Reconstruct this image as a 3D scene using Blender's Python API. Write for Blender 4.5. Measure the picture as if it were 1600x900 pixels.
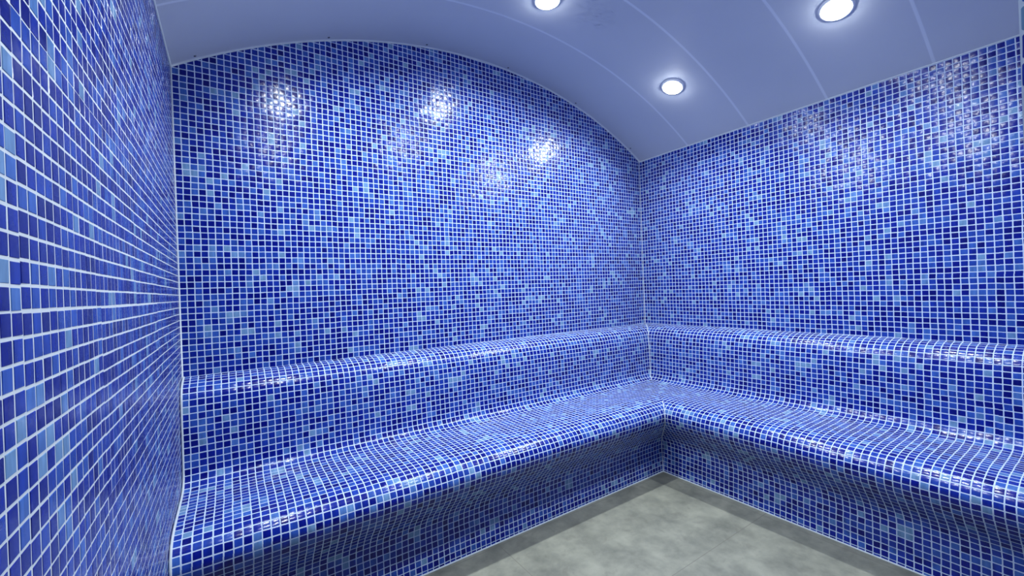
import bpy, math, random
from mathutils import Matrix, Vector
random.seed(7)
for o in list(bpy.data.objects): bpy.data.objects.remove(o)
S = bpy.context.scene
COL = S.collection
PI = math.pi

# ------------------------------------------------------------------ dimensions (metres)
T = 0.0261                      # mosaic pitch
W, D = 2.912, 2.14              # room width (x: -W..0) and depth (y: -D..0)
ZF = 0.881                      # height of the backrest ledge above the floor
ZS = ZF + 1.2826                # springing height of the vault
RISE = 0.420
RV = ((W/2)**2 + RISE**2)/(2*RISE)
ZC = ZS + RISE - RV
def vault(x, R=RV):
    return ZC + math.sqrt(R*R - (x+W/2)**2)

# ------------------------------------------------------------------ camera
C = Vector((-2.7345, -2.1991, 0.3189+ZF))
yaw, pitch, roll = 0.5895, -0.0004, -0.0373
f = Vector((math.sin(yaw)*math.cos(pitch), math.cos(yaw)*math.cos(pitch), math.sin(pitch)))
r = Vector((math.cos(yaw), -math.sin(yaw), 0)); u = r.cross(f)
r2 = r*math.cos(roll)+u*math.sin(roll); u2 = -r*math.sin(roll)+u*math.cos(roll)
cam = bpy.data.cameras.new('camera'); co = bpy.data.objects.new('camera', cam); COL.objects.link(co)
cam.sensor_width = 36; cam.lens = 656.67/1600*36; cam.clip_start = 0.01
M = Matrix.Identity(4)
for i in range(3):
    M[i][0], M[i][1], M[i][2], M[i][3] = r2[i], u2[i], -f[i], C[i]
co.matrix_world = M
S.camera = co

# ------------------------------------------------------------------ world and exposure
w = bpy.data.worlds.new('world'); S.world = w; w.use_nodes = True
bg = w.node_tree.nodes['Background']
bg.inputs[0].default_value = (0.55, 0.65, 1.0, 1); bg.inputs[1].default_value = 0.04
S.view_settings.view_transform = 'Standard'; S.view_settings.look = 'None'
S.view_settings.gamma = 1; S.view_settings.use_curve_mapping = False
S.view_settings.exposure = -0.06
LAMP_W = 14.5                   # watts per downlight
LAMP_COL = (0.90, 0.97, 1.0)
LAMP_SPREAD = 158
LENS_EMIT = 80.0

# ------------------------------------------------------------------ materials
def lin(r_, g_, b_):
    g = lambda c: (c/255/12.92) if c/255 <= .04045 else ((c/255+.055)/1.055)**2.4
    return (g(r_), g(g_), g(b_), 1)
class NT:
    def __init__(s, name):
        s.m = bpy.data.materials.new(name); s.m.use_nodes = True
        s.t = s.m.node_tree; s.b = s.t.nodes['Principled BSDF']
    def n(s, typ, **kw):
        x = s.t.nodes.new(typ)
        for k, v in kw.items(): setattr(x, k, v)
        return x
    def l(s, a, b): s.t.links.new(a, b)
    def put(s, sock, v):
        if isinstance(v, (int, float, tuple)): sock.default_value = v
        else: s.l(v, sock)
    def math(s, op, a, b=0.0, c=0.0, clamp=False):
        x = s.n('ShaderNodeMath', operation=op, use_clamp=clamp)
        for i, v in enumerate((a, b, c)):
            if i < len(x.inputs): s.put(x.inputs[i], v)
        return x.outputs[0]
    def vmath(s, op, a, b=(0., 0., 0.)):
        x = s.n('ShaderNodeVectorMath', operation=op)
        s.put(x.inputs[0], a); s.put(x.inputs[1], b)
        return x.outputs[0]
    def mixc(s, fac, a, b):
        x = s.n('ShaderNodeMix', data_type='RGBA')
        s.put(x.inputs[0], fac); s.put(x.inputs[6], a); s.put(x.inputs[7], b)
        return x.outputs[2]
    def step(s, v, lo, hi):
        x = s.n('ShaderNodeMapRange', interpolation_type='SMOOTHSTEP')
        s.put(x.inputs[0], v); x.inputs[1].default_value = lo; x.inputs[2].default_value = hi
        return x.outputs[0]
    def sep(s, v):
        x = s.n('ShaderNodeSeparateXYZ'); s.l(v, x.inputs[0]); return x.outputs
    def comb(s, a, b, c=0.0):
        x = s.n('ShaderNodeCombineXYZ')
        for i, v in enumerate((a, b, c)): s.put(x.inputs[i], v)
        return x.outputs[0]

def mosaic_material(seed, wobble=0.05, sheet=0.035, tilt=0.034, relief=False):
    m = NT('blue_glass_mosaic')
    uv = m.n('ShaderNodeUVMap'); uv.uv_map = 'UVMap'
    uv0 = m.vmath('ADD', uv.outputs[0], (seed*144.0, seed*288.0, 0.))
    # hand-laid sheets of 12 x 12 tiles: each sits a hair off its neighbours
    sh = m.n('ShaderNodeTexWhiteNoise', noise_dimensions='3D')
    shid = m.vmath('FLOOR', m.vmath('DIVIDE', m.vmath('ADD', uv0, (0.5, 0.5, 0.)), (12., 12., 1.)))
    m.l(shid, sh.inputs[0])
    off = m.vmath('MULTIPLY', m.vmath('SUBTRACT', sh.outputs[1], (.5, .5, .5)), (sheet, sheet*2, 0.))
    nz = m.n('ShaderNodeTexNoise', noise_dimensions='2D')
    m.l(uv0, nz.inputs['Vector']); nz.inputs['Scale'].default_value = 0.33; nz.inputs['Detail'].default_value = 1
    wob = m.vmath('MULTIPLY', m.vmath('SUBTRACT', nz.outputs['Color'], (.5, .5, .5)), (wobble*2, wobble*2, 0.))
    p = uv0 if relief else m.vmath('ADD', m.vmath('ADD', uv0, off), wob)
    cell = m.vmath('FLOOR', p)
    fr = m.vmath('SUBTRACT', p, cell)
    wn = m.n('ShaderNodeTexWhiteNoise', noise_dimensions='3D'); m.l(cell, wn.inputs[0])
    wn2 = m.n('ShaderNodeTexWhiteNoise', noise_dimensions='3D')
    m.l(m.vmath('ADD', cell, (91.3, 17.7, 3.1)), wn2.inputs[0])
    jit = m.vmath('MULTIPLY', m.vmath('SUBTRACT', wn2.outputs[1], (.5, .5, .5)), (.030, .030, 0.) if not relief else (0., 0., 0.))
    c = m.vmath('ADD', m.vmath('SUBTRACT', fr, (.5, .5, 0.)), jit)      # -.5 .. .5 inside the tile
    cx, cy, _ = m.sep(c)
    ax = m.math('ABSOLUTE', cx); ay = m.math('ABSOLUTE', cy)
    # rounded square distance
    R, H = 0.09, 0.432
    qx = m.math('MAXIMUM', m.math('SUBTRACT', ax, H-R), 0.0)
    qy = m.math('MAXIMUM', m.math('SUBTRACT', ay, H-R), 0.0)
    dist = m.math('SUBTRACT', m.math('SQRT', m.math('ADD', m.math('MULTIPLY', qx, qx), m.math('MULTIPLY', qy, qy))), R)
    tile = m.math('SUBTRACT', 1.0, m.step(dist, -0.012, 0.012))
    if relief: tile = m.math('ADD', 1.0, 0.0)
    # tile colour: mostly deep and royal blue, some pale, loosely clustered
    cl = m.n('ShaderNodeTexNoise', noise_dimensions='2D'); m.l(cell, cl.inputs['Vector'])
    cl.inputs['Scale'].default_value = 0.22; cl.inputs['Detail'].default_value = 1
    val = m.math('ADD', wn.outputs[0], m.math('MULTIPLY', m.math('SUBTRACT', cl.outputs[0], 0.5), 0.55))
    ramp = m.n('ShaderNodeValToRGB'); m.l(val, ramp.inputs[0])
    e = ramp.color_ramp.elements
    stops = TILE_STOPS
    while len(e) < len(stops): e.new(0.5)
    for el, (ps, cc) in zip(e, stops): el.position = ps; el.color = cc
    # glassy streaks inside each tile
    st = m.n('ShaderNodeTexNoise', noise_dimensions='3D')
    m.l(m.vmath('ADD', m.vmath('MULTIPLY', p, (1.4, .35, 0.)), m.vmath('MULTIPLY', wn.outputs[1], (0., 0., 60.))), st.inputs['Vector'])
    st.inputs['Scale'].default_value = 1.5; st.inputs['Detail'].default_value = 2
    hs = m.n('ShaderNodeHueSaturation'); m.l(ramp.outputs[0], hs.inputs['Color'])
    m.l(m.math('ADD', 0.55, m.math('MULTIPLY', st.outputs[0], 0.9)), hs.inputs['Value'])
    gn = m.n('ShaderNodeTexNoise', noise_dimensions='2D'); m.l(uv0, gn.inputs['Vector'])
    gn.inputs['Scale'].default_value = 0.9; gn.inputs['Detail'].default_value = 3
    grout = m.mixc(gn.outputs[0], GROUT_A, GROUT_B)
    m.l(m.mixc(tile, grout, hs.outputs[0]), m.b.inputs['Base Color'])
    # gloss: glass tiles are wet and shiny, grout is matt
    m.l(m.math('ADD', 0.55, m.math('MULTIPLY', tile, -0.37)), m.b.inputs['Roughness'])
    m.l(m.math('ADD', 0.16, m.math('MULTIPLY', tile, 0.10)), m.b.inputs['Specular IOR Level'])
    # normals: each tile leans its own way and is slightly domed; water ripples on top
    lean = m.vmath('MULTIPLY', m.vmath('SUBTRACT', wn2.outputs[1], (.5, .5, .5)), (tilt*2, tilt*2, 0.))
    dome = m.vmath('MULTIPLY', c, (.09, .09, 0.))
    ex = m.math('MULTIPLY', m.math('SIGN', cx), m.step(ax, .36, .45))
    ey = m.math('MULTIPLY', m.math('SIGN', cy), m.step(ay, .36, .45))
    edge = m.vmath('MULTIPLY', m.comb(ex, ey), (.22, .22, 0.) if not relief else (0., 0., 0.))
    rn = m.n('ShaderNodeTexNoise', noise_dimensions='2D'); m.l(p, rn.inputs['Vector'])
    rn.inputs['Scale'].default_value = 2.2; rn.inputs['Detail'].default_value = 1
    rip = m.vmath('MULTIPLY', m.vmath('SUBTRACT', rn.outputs['Color'], (.5, .5, .5)), (.09, .09, 0.))
    n = m.vmath('ADD', m.vmath('ADD', lean, dome), m.vmath('ADD', edge, rip))
    n = m.vmath('MULTIPLY', n, m.comb(tile, tile, tile))
    n = m.vmath('NORMALIZE', m.vmath('ADD', n, (0., 0., 1.)))
    n = m.vmath('ADD', m.vmath('MULTIPLY', n, (.5, .5, .5)), (.5, .5, .5))
    nm = m.n('ShaderNodeNormalMap'); nm.uv_map = 'UVMap'; m.l(n, nm.inputs['Color'])
    m.l(nm.outputs[0], m.b.inputs['Normal'])
    return m.m
TILE_STOPS = [(0.0, lin(6, 14, 100)), (0.25, lin(9, 22, 118)), (0.55, lin(18, 40, 136)),
              (0.80, lin(32, 62, 148)), (0.93, lin(50, 86, 162)), (0.98, lin(78, 114, 168)), (1.0, lin(96, 130, 168))]
GROUT_A, GROUT_B = lin(164, 182, 208), lin(188, 203, 224)

def plain(name, col, rough=.5, metal=0., spec=.5, noise=0.0, scale=8.0):
    m = NT(name)
    m.b.inputs['Roughness'].default_value = rough; m.b.inputs['Metallic'].default_value = metal
    m.b.inputs['Specular IOR Level'].default_value = spec
    tc = m.n('ShaderNodeTexCoord'); nz = m.n('ShaderNodeTexNoise')
    m.l(tc.outputs['Object'], nz.inputs['Vector']); nz.inputs['Scale'].default_value = scale; nz.inputs['Detail'].default_value = 4
    k = 1-noise
    m.l(m.mixc(nz.outputs[0], (col[0]*k, col[1]*k, col[2]*k, 1), col), m.b.inputs['Base Color'])
    return m.m

def ceiling_material():
    m = NT('white_vault_paint')
    tc = m.n('ShaderNodeTexCoord'); x, y, z = m.sep(tc.outputs['Object'])
    # board joints every 0.42 m across the vault, filled and repainted a touch lighter
    s = m.math('DIVIDE', m.math('ADD', y, 0.008), 0.4205)
    d = m.math('MULTIPLY', m.math('ABSOLUTE', m.math('SUBTRACT', m.math('FRACT', s), 0.5)), 0.4205)  # 0.21 at joints
    j = m.step(d, 0.2020, 0.2065)
    nz = m.n('ShaderNodeTexNoise'); m.l(tc.outputs['Object'], nz.inputs['Vector'])
    nz.inputs['Scale'].default_value = 2.5; nz.inputs['Detail'].default_value = 5
    base = m.mixc(nz.outputs[0], CEIL_A, CEIL_B)
    m.l(m.mixc(j, base, CEIL_J), m.b.inputs['Base Color'])
    m.b.inputs['Roughness'].default_value = 0.5
    n2 = m.n('ShaderNodeTexNoise'); m.l(tc.outputs['Object'], n2.inputs['Vector'])
    n2.inputs['Scale'].default_value = 14; n2.inputs['Detail'].default_value = 3
    b = m.n('ShaderNodeBump'); b.inputs['Strength'].default_value = 0.12; b.inputs['Distance'].default_value = 0.004
    m.l(m.math('ADD', n2.outputs[0], m.math('MULTIPLY', j, 0.5)), b.inputs['Height'])
    m.l(b.outputs[0], m.b.inputs['Normal'])
    return m.m
CEIL_A, CEIL_B, CEIL_J = lin(184, 189, 198), lin(196, 201, 209), lin(212, 217, 224)

def floor_material():
    m = NT('grey_porcelain')
    tc = m.n('ShaderNodeTexCoord'); x, y, z = m.sep(tc.outputs['Object'])
    def line(v, o, p):
        s = m.math('DIVIDE', m.math('SUBTRACT', v, o), p)
        return m.math('MULTIPLY', m.math('SUBTRACT', 0.5, m.math('ABSOLUTE', m.math('SUBTRACT', m.math('FRACT', s), 0.5))), p)
    dl = m.math('MINIMUM', line(x, -1.731, 1.2), line(y, -1.112, 0.6))
    j = m.math('SUBTRACT', 1.0, m.step(dl, 0.0010, 0.0024))
    n1 = m.n('ShaderNodeTexNoise'); m.l(tc.outputs['Object'], n1.inputs['Vector'])
    n1.inputs['Scale'].default_value = 7; n1.inputs['Detail'].default_value = 8; n1.inputs['Roughness'].default_value = .62
    n1.inputs['Distortion'].default_value = .15
    ramp = m.n('ShaderNodeValToRGB'); m.l(n1.outputs[0], ramp.inputs[0])
    e = ramp.color_ramp.elements; e[0].position = .30; e[0].color = lin(92, 94, 86); e[1].position = .68; e[1].color = lin(134, 135, 122)
    n2 = m.n('ShaderNodeTexNoise'); m.l(tc.outputs['Object'], n2.inputs['Vector'])
    n2.inputs['Scale'].default_value = 16; n2.inputs['Detail'].default_value = 9; n2.inputs['Distortion'].default_value = .4
    wisps = m.math('MULTIPLY', m.step(n2.outputs[0], .56, .70), 0.35)
    c = m.mixc(wisps, ramp.outputs[0], lin(90, 89, 81))
    m.l(m.mixc(m.math('MULTIPLY', j, 0.8), c, lin(96, 94, 86)), m.b.inputs['Base Color'])
    m.b.inputs['Roughness'].default_value = 0.6
    return m.m

MOS = [mosaic_material(i) for i in range(1, 6)]
MLEFT = mosaic_material(7, relief=True)
MJOINT = plain('recessed_grout', lin(192, 200, 206), .6, 0, .3, .15, 40)
MCEIL = ceiling_material(); MFLOOR = floor_material()
MGROUT = plain('white_grout', lin(190, 200, 208), .6, 0, .3, .15, 40)
MMETAL = plain('brushed_steel', lin(190, 192, 196), .35, 1., .5, .1, 30)
MRING = plain('white_enamel', lin(225, 228, 232), .3, 0, .5, .05, 20)
MSCREW = plain('tarnished_screw', lin(92, 96, 112), .4, .7, .5, .3, 60)
def emissive():
    m = NT('lit_diffuser'); m.b.inputs['Base Color'].default_value = (1, 1, 1, 1)
    m.b.inputs['Emission Color'].default_value = (0.88, 0.94, 1, 1); m.b.inputs['Emission Strength'].default_value = LENS_EMIT
    return m.m
MLIT = emissive()
def water():
    m = NT('water'); m.b.inputs['Base Color'].default_value = (1, 1, 1, 1)
    m.b.inputs['Roughness'].default_value = 0.02; m.b.inputs['IOR'].default_value = 1.33
    m.b.inputs['Transmission Weight'].default_value = 1
    return m.m
MWATER = water()

# ------------------------------------------------------------------ mesh helpers
class MB:
    """collects faces with uvs; slot 0 = first material"""
    def __init__(s): s.v = []; s.f = []; s.uv = []; s.mi = []; s.ix = {}
    def vid(s, p, g=0):
        q = (round(p[0], 5), round(p[1], 5), round(p[2], 5)); k = q+(g,)
        if k not in s.ix: s.ix[k] = len(s.v); s.v.append(q)
        return s.ix[k]
    def face(s, pts, uvs=None, mi=0, g=0):      # faces of another group g meet at a crease
        ids = [s.vid(p, (mi, g)) for p in pts]
        out = []; uo = []
        for i, a in enumerate(ids):
            if a not in out: out.append(a); uo.append(uvs[i] if uvs else (0, 0))
        if len(out) < 3: return
        s.f.append(out); s.uv.append(uo); s.mi.append(mi)
    def build(s, name, mats, parent=None, smooth=False):
        me = bpy.data.meshes.new(name); me.from_pydata(s.v, [], s.f)
        ul = me.uv_layers.new(name='UVMap')
        i = 0
        for pf in me.polygons:
            uvs = s.uv[pf.index]
            for k, li in enumerate(pf.loop_indices): ul.data[li].uv = uvs[k]
            pf.material_index = s.mi[pf.index]
            pf.use_smooth = smooth and s.mi[pf.index] == 0
        for m in (mats if isinstance(mats, (list, tuple)) else [mats]): me.materials.append(m)
        me.update()
        o = bpy.data.objects.new(name, me); COL.objects.link(o)
        if parent: o.parent = parent
        return o
def tag(o, label=None, cat=None, group=None, kind=None):
    for k, v in (('label', label), ('category', cat), ('group', group), ('kind', kind)):
        if v: o[k] = v
    return o
def struct(o): o['kind'] = 'structure'; return o
def prism(mb, pts, axis_vec, uvf, mi_front=0, mi_rest=1):
    """pts: front polygon (tiled side), extruded by axis_vec"""
    n = len(pts); b = [tuple(p[i]+axis_vec[i] for i in range(3)) for p in pts]
    mb.face(pts, [uvf(p) for p in pts], mi_front)
    mb.face(b[::-1], None, mi_rest)
    for i in range(n):
        j = (i+1) % n
        mb.face([pts[j], pts[i], b[i], b[j]], None, mi_rest)
def lathe(mb, prof, c, seg=32, mi=0, axis=(0, 0, 1), cap=True):
    a = Vector(axis).normalized(); t = a.orthogonal().normalized(); s_ = a.cross(t)
    rings = []
    for rr, h in prof:
        rings.append([tuple(Vector(c)+a*h+(t*math.cos(2*PI*k/seg)+s_*math.sin(2*PI*k/seg))*rr) for k in range(seg)])
    for q in range(len(prof)-1):
        for k in range(seg):
            k2 = (k+1) % seg
            mb.face([rings[q][k], rings[q][k2], rings[q+1][k2], rings[q+1][k]], None, mi)
def tube(mb, path, rad, seg=8):
    P = [Vector(p) for p in path]; rings = []
    up0 = Vector((0.13, 0.31, 0.94))
    for i, p in enumerate(P):
        t = (P[min(i+1, len(P)-1)]-P[max(i-1, 0)]).normalized()
        a = t.cross(up0).normalized(); b = t.cross(a)
        rings.append([tuple(p+(a*math.cos(2*PI*k/seg)+b*math.sin(2*PI*k/seg))*rad) for k in range(seg)])
    for q in range(len(P)-1):
        for k in range(seg):
            k2 = (k+1) % seg
            mb.face([rings[q][k], rings[q][k2], rings[q+1][k2], rings[q+1][k]])
    mb.face(rings[0]); mb.face(rings[-1][::-1])

# ------------------------------------------------------------------ room shell
TH = 0.12
NA = 64
arc = [(-W + W*i/NA, vault(-W + W*i/NA)) for i in range(NA+1)]
# floor
mb = MB()
prism(mb, [(-W, -D-0.35, 0), (0, -D-0.35, 0), (0, 0, 0), (-W, 0, 0)], (0, 0, -TH), lambda p: (p[0], p[1]), 0, 0)
struct(mb.build('floor', [MFLOOR]))
# back wall with arched top
mb = MB()
pts = [(-W, 0, 0), (0, 0, 0)] + [(x, 0, z) for x, z in arc[::-1]]
prism(mb, pts, (0, TH, 0), lambda p: ((p[0]+W)/T, (p[2]-ZF)/T))
struct(mb.build('wall_back', [MOS[0], MGROUT]))
# right wall
mb = MB()
prism(mb, [(0, 0, 0), (0, -D, 0), (0, -D, ZS), (0, 0, ZS)], (TH, 0, 0), lambda p: (-p[1]/T, (p[2]-ZF)/T))
struct(mb.build('wall_right', [MOS[1], MGROUT]))
# left wall, running on past the doorway: grout bed with every tile standing a little proud of it
mb = MB()
prism(mb, [(-W, -D-0.35, 0), (-W, 0, 0), (-W, 0, ZS), (-W, -D-0.35, ZS)], (-TH, 0, 0), lambda p: (0, 0), 1, 1)
rl = random.Random(21)
HT, CH, RLF = 0.442*T, 0.030*T, 0.00050
sheet_off = {}
def wav(a, b_, k): return math.sin(a*.031*k+1.3)*math.cos(b_*.027*k+.7)
for i in range(0, int((D+0.35)/T)):
    for j in range(-int(ZF/T)-1, int((ZS-ZF)/T)+1):
        so = sheet_off.setdefault((i//12, j//12), (rl.uniform(-.03, .03), rl.uniform(-.055, .055), rl.uniform(-.004, .004)))
        uc = i+.5+so[0]+rl.uniform(-.02, .02)+.05*wav(i, j, 2)
        vc = j+.5+so[1]+so[2]*(i % 12-6)+rl.uniform(-.012, .012)+.05*wav(j, i, 2.3)
        y = -uc*T; z = ZF+vc*T
        a0, a1, b0, b1 = y-HT, y+HT, max(z-HT, .001), min(z+HT, ZS-.001)
        if b1-b0 < .004 or a1 > -.0005: 
            a1 = min(a1, -.0005)
            if b1-b0 < .004: continue
        r1, r2_ = rl.uniform(-.00022, .00022), rl.uniform(-.0001, .0001)
        X = lambda sy, sz: -W+RLF+r1*sy+r2_*sz
        k = CH
        inner = [(X(-1, -1), a0+k, b0+k), (X(1, -1), a1-k, b0+k), (X(1, 1), a1-k, b1-k), (X(-1, 1), a0+k, b1-k)]
        outer = [(-W-.0002, a0, b0), (-W-.0002, a1, b0), (-W-.0002, a1, b1), (-W-.0002, a0, b1)]
        U = lambda sy, sz: (-i-.5+sy*.45, j+.5+sz*.45)
        cs = [(-1, -1), (1, -1), (1, 1), (-1, 1)]
        mb.face(inner, [U(*c) for c in cs], 0)
        mb.face(outer[::-1], [U(*c) for c in cs], 0)
        for q in range(4):
            q2 = (q+1) % 4
            mb.face([outer[q], outer[q2], inner[q2], inner[q]], [U(*cs[q]), U(*cs[q2]), U(*cs[q2]), U(*cs[q])], 0)
struct(mb.build('wall_left', [MLEFT, MJOINT]))
# front wall: pier right of the doorway, and the lintel over it
XJ = -2.1045; ZL = 2.06
mb = MB()
n_in = [(0, -D, 0), (XJ, -D, 0), (XJ, -D, ZL), (-W, -D, ZL)] + [(x, -D, z) for x, z in arc]
UF = lambda p: ((p[0]-XJ)/T, (p[2]-ZF)/T - .35)
b = [(p[0], p[1]-0.20, p[2]) for p in n_in]
mb.face(n_in, [UF(p) for p in n_in], 0); mb.face(b[::-1], [UF(p) for p in b[::-1]], 0)
for i in range(len(n_in)):
    j = (i+1) % len(n_in)
    q = [n_in[j], n_in[i], b[i], b[j]]
    if i == 1: mb.face(q, [((p[1]+D)/T-.03, (p[2]-ZF)/T-.77) for p in q], 0)      # tiled jamb
    elif i == 2: mb.face(q, [((p[0]-XJ)/T, (p[1]+D)/T) for p in q], 0)
    else: mb.face(q, None, 1)
struct(mb.build('wall_front', [MOS[2], MGROUT]))
# vaulted ceiling
mb = MB()
Y0, Y1 = -D-0.20, 0.0
for i in range(NA):
    (x0, z0), (x1, z1) = arc[i], arc[i+1]
    mb.face([(x0, Y0, z0), (x0, Y1, z0), (x1, Y1, z1), (x1, Y0, z1)], None, 0)
    mb.face([(x0, Y0, z0+.05), (x1, Y0, z1+.05), (x1, Y1, z1+.05), (x0, Y1, z0+.05)], None, 1)
    for Y, s in ((Y0, 1), (Y1, -1)):
        q = [(x0, Y, z0), (x1, Y, z1), (x1, Y, z1+.05), (x0, Y, z0+.05)]
        mb.face(q if s == 1 else q[::-1], None, 1)
for (x, z), s in ((arc[0], 1), (arc[-1], -1)):
    q = [(x, Y1, z), (x, Y0, z), (x, Y0, z+.05), (x, Y1, z+.05)]
    mb.face(q if s == 1 else q[::-1], None, 1)
ceil = struct(mb.build('ceiling', [MCEIL, MGROUT], smooth=True))
# screws along the back edge of the vault boards
for x in (-2.828, -2.30, -1.79, -1.25, -.69, -.135):
    z = vault(x); nrm = Vector((-(x+W/2), 0, -(z-ZC))).normalized()
    mb = MB()
    lathe(mb, [(0.0, .0028), (.0035, .0026), (.0055, .001), (.0058, -.001)], (x, -.030, z), 12, 0, nrm)
    mb.build('screw', MSCREW, ceil, True)

# caulk beads in the angles of the room
def bead(name, path, rad):
    mb = MB(); tube(mb, path, rad); return struct(mb.build(name, MGROUT, None, True))
bead('trim_1', [(x, -0.001, z) for x, z in arc], .0045)
bead('trim_2', [(-W, Y, ZS) for Y in (-D, -1.5, -.7, 0)], .0045)
bead('trim_3', [(0, Y, ZS) for Y in (-D, -1.5, -.7, 0)], .0040)
bead('trim_4', [(-W, 0, z) for z in (ZF, 1.3, 1.8, ZS)], .0045)
bead('trim_5', [(0, 0, z) for z in (ZF, 1.3, 1.8, ZS)], .0030)

# ------------------------------------------------------------------ bench: one profile swept along two walls
KEY = [(.001, 0), (.03, -.004), (.065, -.012), (.097, -.026), (.120, -.050), (.133, -.086), (.141, -.15), (.144, -.25), (.148, -.325),
       (.155, -.360), (.172, -.384), (.205, -.397), (.30, -.402), (.42, -.402), (.50, -.405), (.55, -.413), (.583, -.430),
       (.603, -.457), (.610, -.490), (.598, -.530), (.562, -.58), (.518, -.63), (.489, -.675), (.480, -.72), (.483, -.78), (.49, -ZF)]
def catmull(K, n=6):
    out = []
    for i in range(len(K)-1):
        p0 = K[max(i-1, 0)]; p1 = K[i]; p2 = K[i+1]; p3 = K[min(i+2, len(K)-1)]
        for k in range(n):
            t = k/n
            out.append(tuple(.5*((2*p1[c])+(-p0[c]+p2[c])*t+(2*p0[c]-5*p1[c]+4*p2[c]-p3[c])*t*t+(-p0[c]+3*p1[c]-3*p2[c]+p3[c])*t**3) for c in (0, 1)))
    out.append(K[-1]); return out
PR = catmull(KEY)
S_ = [0.0]
for a, b_ in zip(PR, PR[1:]): S_.append(S_[-1]+math.hypot(b_[0]-a[0], b_[1]-a[1]))
YB = -D+.001; XB = -W+.003; E0 = .0008
def P_back(x, d, z): return (x, -d, ZF+z)
def P_right(y, d, z): return (-d, y, ZF+z)
def idx(key): return KEY.index(key)*6
cuts = [0, idx((.120, -.050)), idx((.148, -.325)), idx((.598, -.530)), len(PR)-1]
bench = bpy.data.objects.new('tiled_bench', None); COL.objects.link(bench)
bench.location = (0, 0, 0)
tag(bench, 'L-shaped built-in bench covered in blue mosaic, along the back and right walls', 'bench')
def sweep(name, i0, i1, close, run_mats):
    mb = MB()
    seg = PR[i0:i1+1]; ss = S_[i0:i1+1]
    for i in range(len(seg)-1):
        (d0, z0), (d1, z1) = seg[i], seg[i+1]; v0, v1 = -ss[i]/T, -ss[i+1]/T
        # back run, from the left wall to the mitre
        mb.face([P_back(XB, d0, z0), P_back(XB, d1, z1), P_back(-d1, d1, z1), P_back(-d0, d0, z0)],
                [(0, v0), (0, v1), ((W-d1)/T, v1), ((W-d0)/T, v0)], 0)
        # right run, from the mitre to the front wall
        mb.face([P_right(-d0, d0, z0), P_right(-d1, d1, z1), P_right(YB, d1, z1), P_right(YB, d0, z0)],
                [(d0/T, v0), (d1/T, v1), (-YB/T, v1), (-YB/T, v0)], 0, 1)
    # hidden sides that close the solid: from last point through 'close' back to the first
    ring = [seg[-1]] + close + [seg[0]]
    for (d0, z0), (d1, z1) in zip(ring, ring[1:]):
        mb.face([P_back(XB, d0, z0), P_back(XB, d1, z1), P_back(-d1, d1, z1), P_back(-d0, d0, z0)], None, 1)
        mb.face([P_right(-d0, d0, z0), P_right(-d1, d1, z1), P_right(YB, d1, z1), P_right(YB, d0, z0)], None, 1)
    cap = seg + close
    mb.face([P_back(XB, d, z) for d, z in cap][::-1], None, 1)
    mb.face([P_right(YB, d, z) for d, z in cap], None, 1)
    o = mb.build(name, run_mats, bench, True)
    return o
mats = [MOS[3], MGROUT]
zA = PR[cuts[1]][1]; zB = PR[cuts[2]][1]; zC2 = PR[cuts[3]][1]
sweep('ledge', 0, cuts[1], [(0.001, zA)], mats)
sweep('backrest', cuts[1], cuts[2], [(0.001, zB), (0.001, zA)], mats)
sweep('seat', cuts[2], cuts[3], [(0.001, zC2), (0.001, zB)], mats)
sweep('front_panel', cuts[3], cuts[4], [(0.001, -ZF), (0.001, zC2)], mats)
# grout in the mitre, ledge-to-wall and floor angles
mb = MB(); tube(mb, [(-d-.0, -d-.0, ZF+z) for d, z in PR[8:cuts[2]+18]], .0035, 6)
mb.build('corner_joint', MGROUT, bench, True)
mb = MB(); tube(mb, [(-d-.0, -d-.0, ZF+z) for d, z in PR[idx((.55, -.413)):]], .0032, 6)
mb.build('corner_joint', MGROUT, bench, True)
mb = MB(); tube(mb, [(-W+.03, -.492, .001), (-1.7, -.492, .001), (-.492, -.492, .001)], .004, 6)
mb.build('floor_joint', MGROUT, bench, True)
mb = MB(); tube(mb, [(-.492, -.492, .001), (-.492, -1.2, .001), (-.492, YB+.03, .001)], .004, 6)
mb.build('floor_joint', MGROUT, bench, True)
mb = MB(); tube(mb, [(-W+.0052, -d, ZF+z) for d, z in PR[:-2]], .0042, 6)
mb.build('wall_joint', MGROUT, bench, True)

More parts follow.
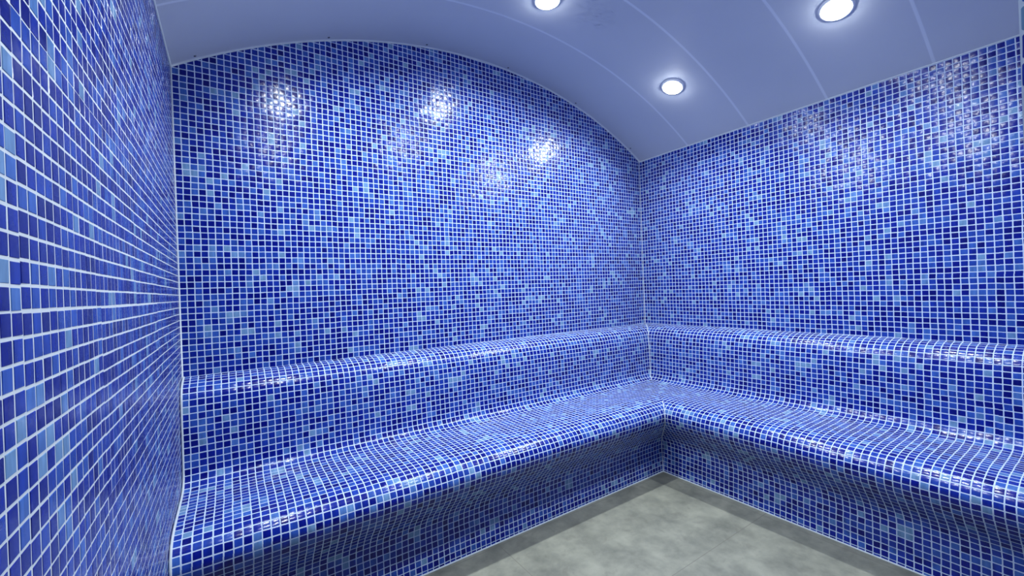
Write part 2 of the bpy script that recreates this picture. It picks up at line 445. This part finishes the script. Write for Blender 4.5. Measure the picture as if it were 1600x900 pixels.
# ------------------------------------------------------------------ recessed downlights in the vault
LX = (-2.462, -1.42, -.452); LY = (-.634, -1.47)
names = {(0, 0): 'round white downlight over the back bench, beside the left wall, out of the frame',
         (1, 0): 'lit round downlight at the crown of the vault, cut by the top edge',
         (2, 0): 'lit round downlight nearest the corner of back and right walls',
         (0, 1): 'round downlight close to the doorway beside the left wall, out of the frame',
         (1, 1): 'round downlight at the crown of the vault near the doorway, out of the frame',
         (2, 1): 'lit round downlight above the right bench, rightmost in view'}
def downlight(ix, iy):
    x, y = LX[ix], LY[iy]; z = vault(x)
    nrm = Vector((-(x+W/2), 0, -(z-ZC))).normalized()
    root = bpy.data.objects.new('ceiling_downlight', None); COL.objects.link(root)
    root.location = (x, y, z)
    root.rotation_mode = 'QUATERNION'; root.rotation_quaternion = nrm.to_track_quat('Z', 'Y')   # local +Z looks into the room
    tag(root, names[(ix, iy)], 'ceiling light', 'recessed downlights in the vault')
    mb = MB()
    lathe(mb, [(.051, .001), (.052, .007), (.058, .009), (.065, .006), (.0675, .000), (.0675, -.004), (.051, -.004), (.051, .001)], (0, 0, 0), 40)
    mb.build('trim_ring', MRING, root, True)
    mb = MB()
    lathe(mb, [(.0515, .001), (.051, .008), (.043, .018), (.026, .025), (.0001, .028)], (0, 0, 0), 40)
    mb.build('diffuser', MLIT, root, True)
    L = bpy.data.lights.new('lamp', 'AREA'); L.shape = 'DISK'; L.size = .055
    L.energy = LAMP_W; L.color = LAMP_COL; L.spread = math.radians(LAMP_SPREAD)
    lo = bpy.data.objects.new('bulb', L); COL.objects.link(lo); lo.parent = root
    lo.location = (0, 0, .030); lo.rotation_euler = (PI, 0, 0)
    return root
for iy in (0, 1):
    for ix in (0, 1, 2): downlight(ix, iy)

# ------------------------------------------------------------------ condensation beads beside the crown lamp
rd = random.Random(5); mb = MB()
for k in range(150):
    x = rd.gauss(-1.15, .07); y = rd.gauss(-.70, .045); z = vault(x); rr = rd.uniform(.0016, .0034)
    nrm = Vector((-(x+W/2), 0, -(z-ZC))).normalized()
    lathe(mb, [(rr, -.0002), (rr*.92, rr*.35), (rr*.55, rr*.72), (.0001, rr*.85)], (x, y, z), 8, 0, nrm)
tag(mb.build('water_droplets', MWATER, None, True), 'beads of condensed water on the ceiling beside the crown downlight', 'water droplets', None, 'stuff')
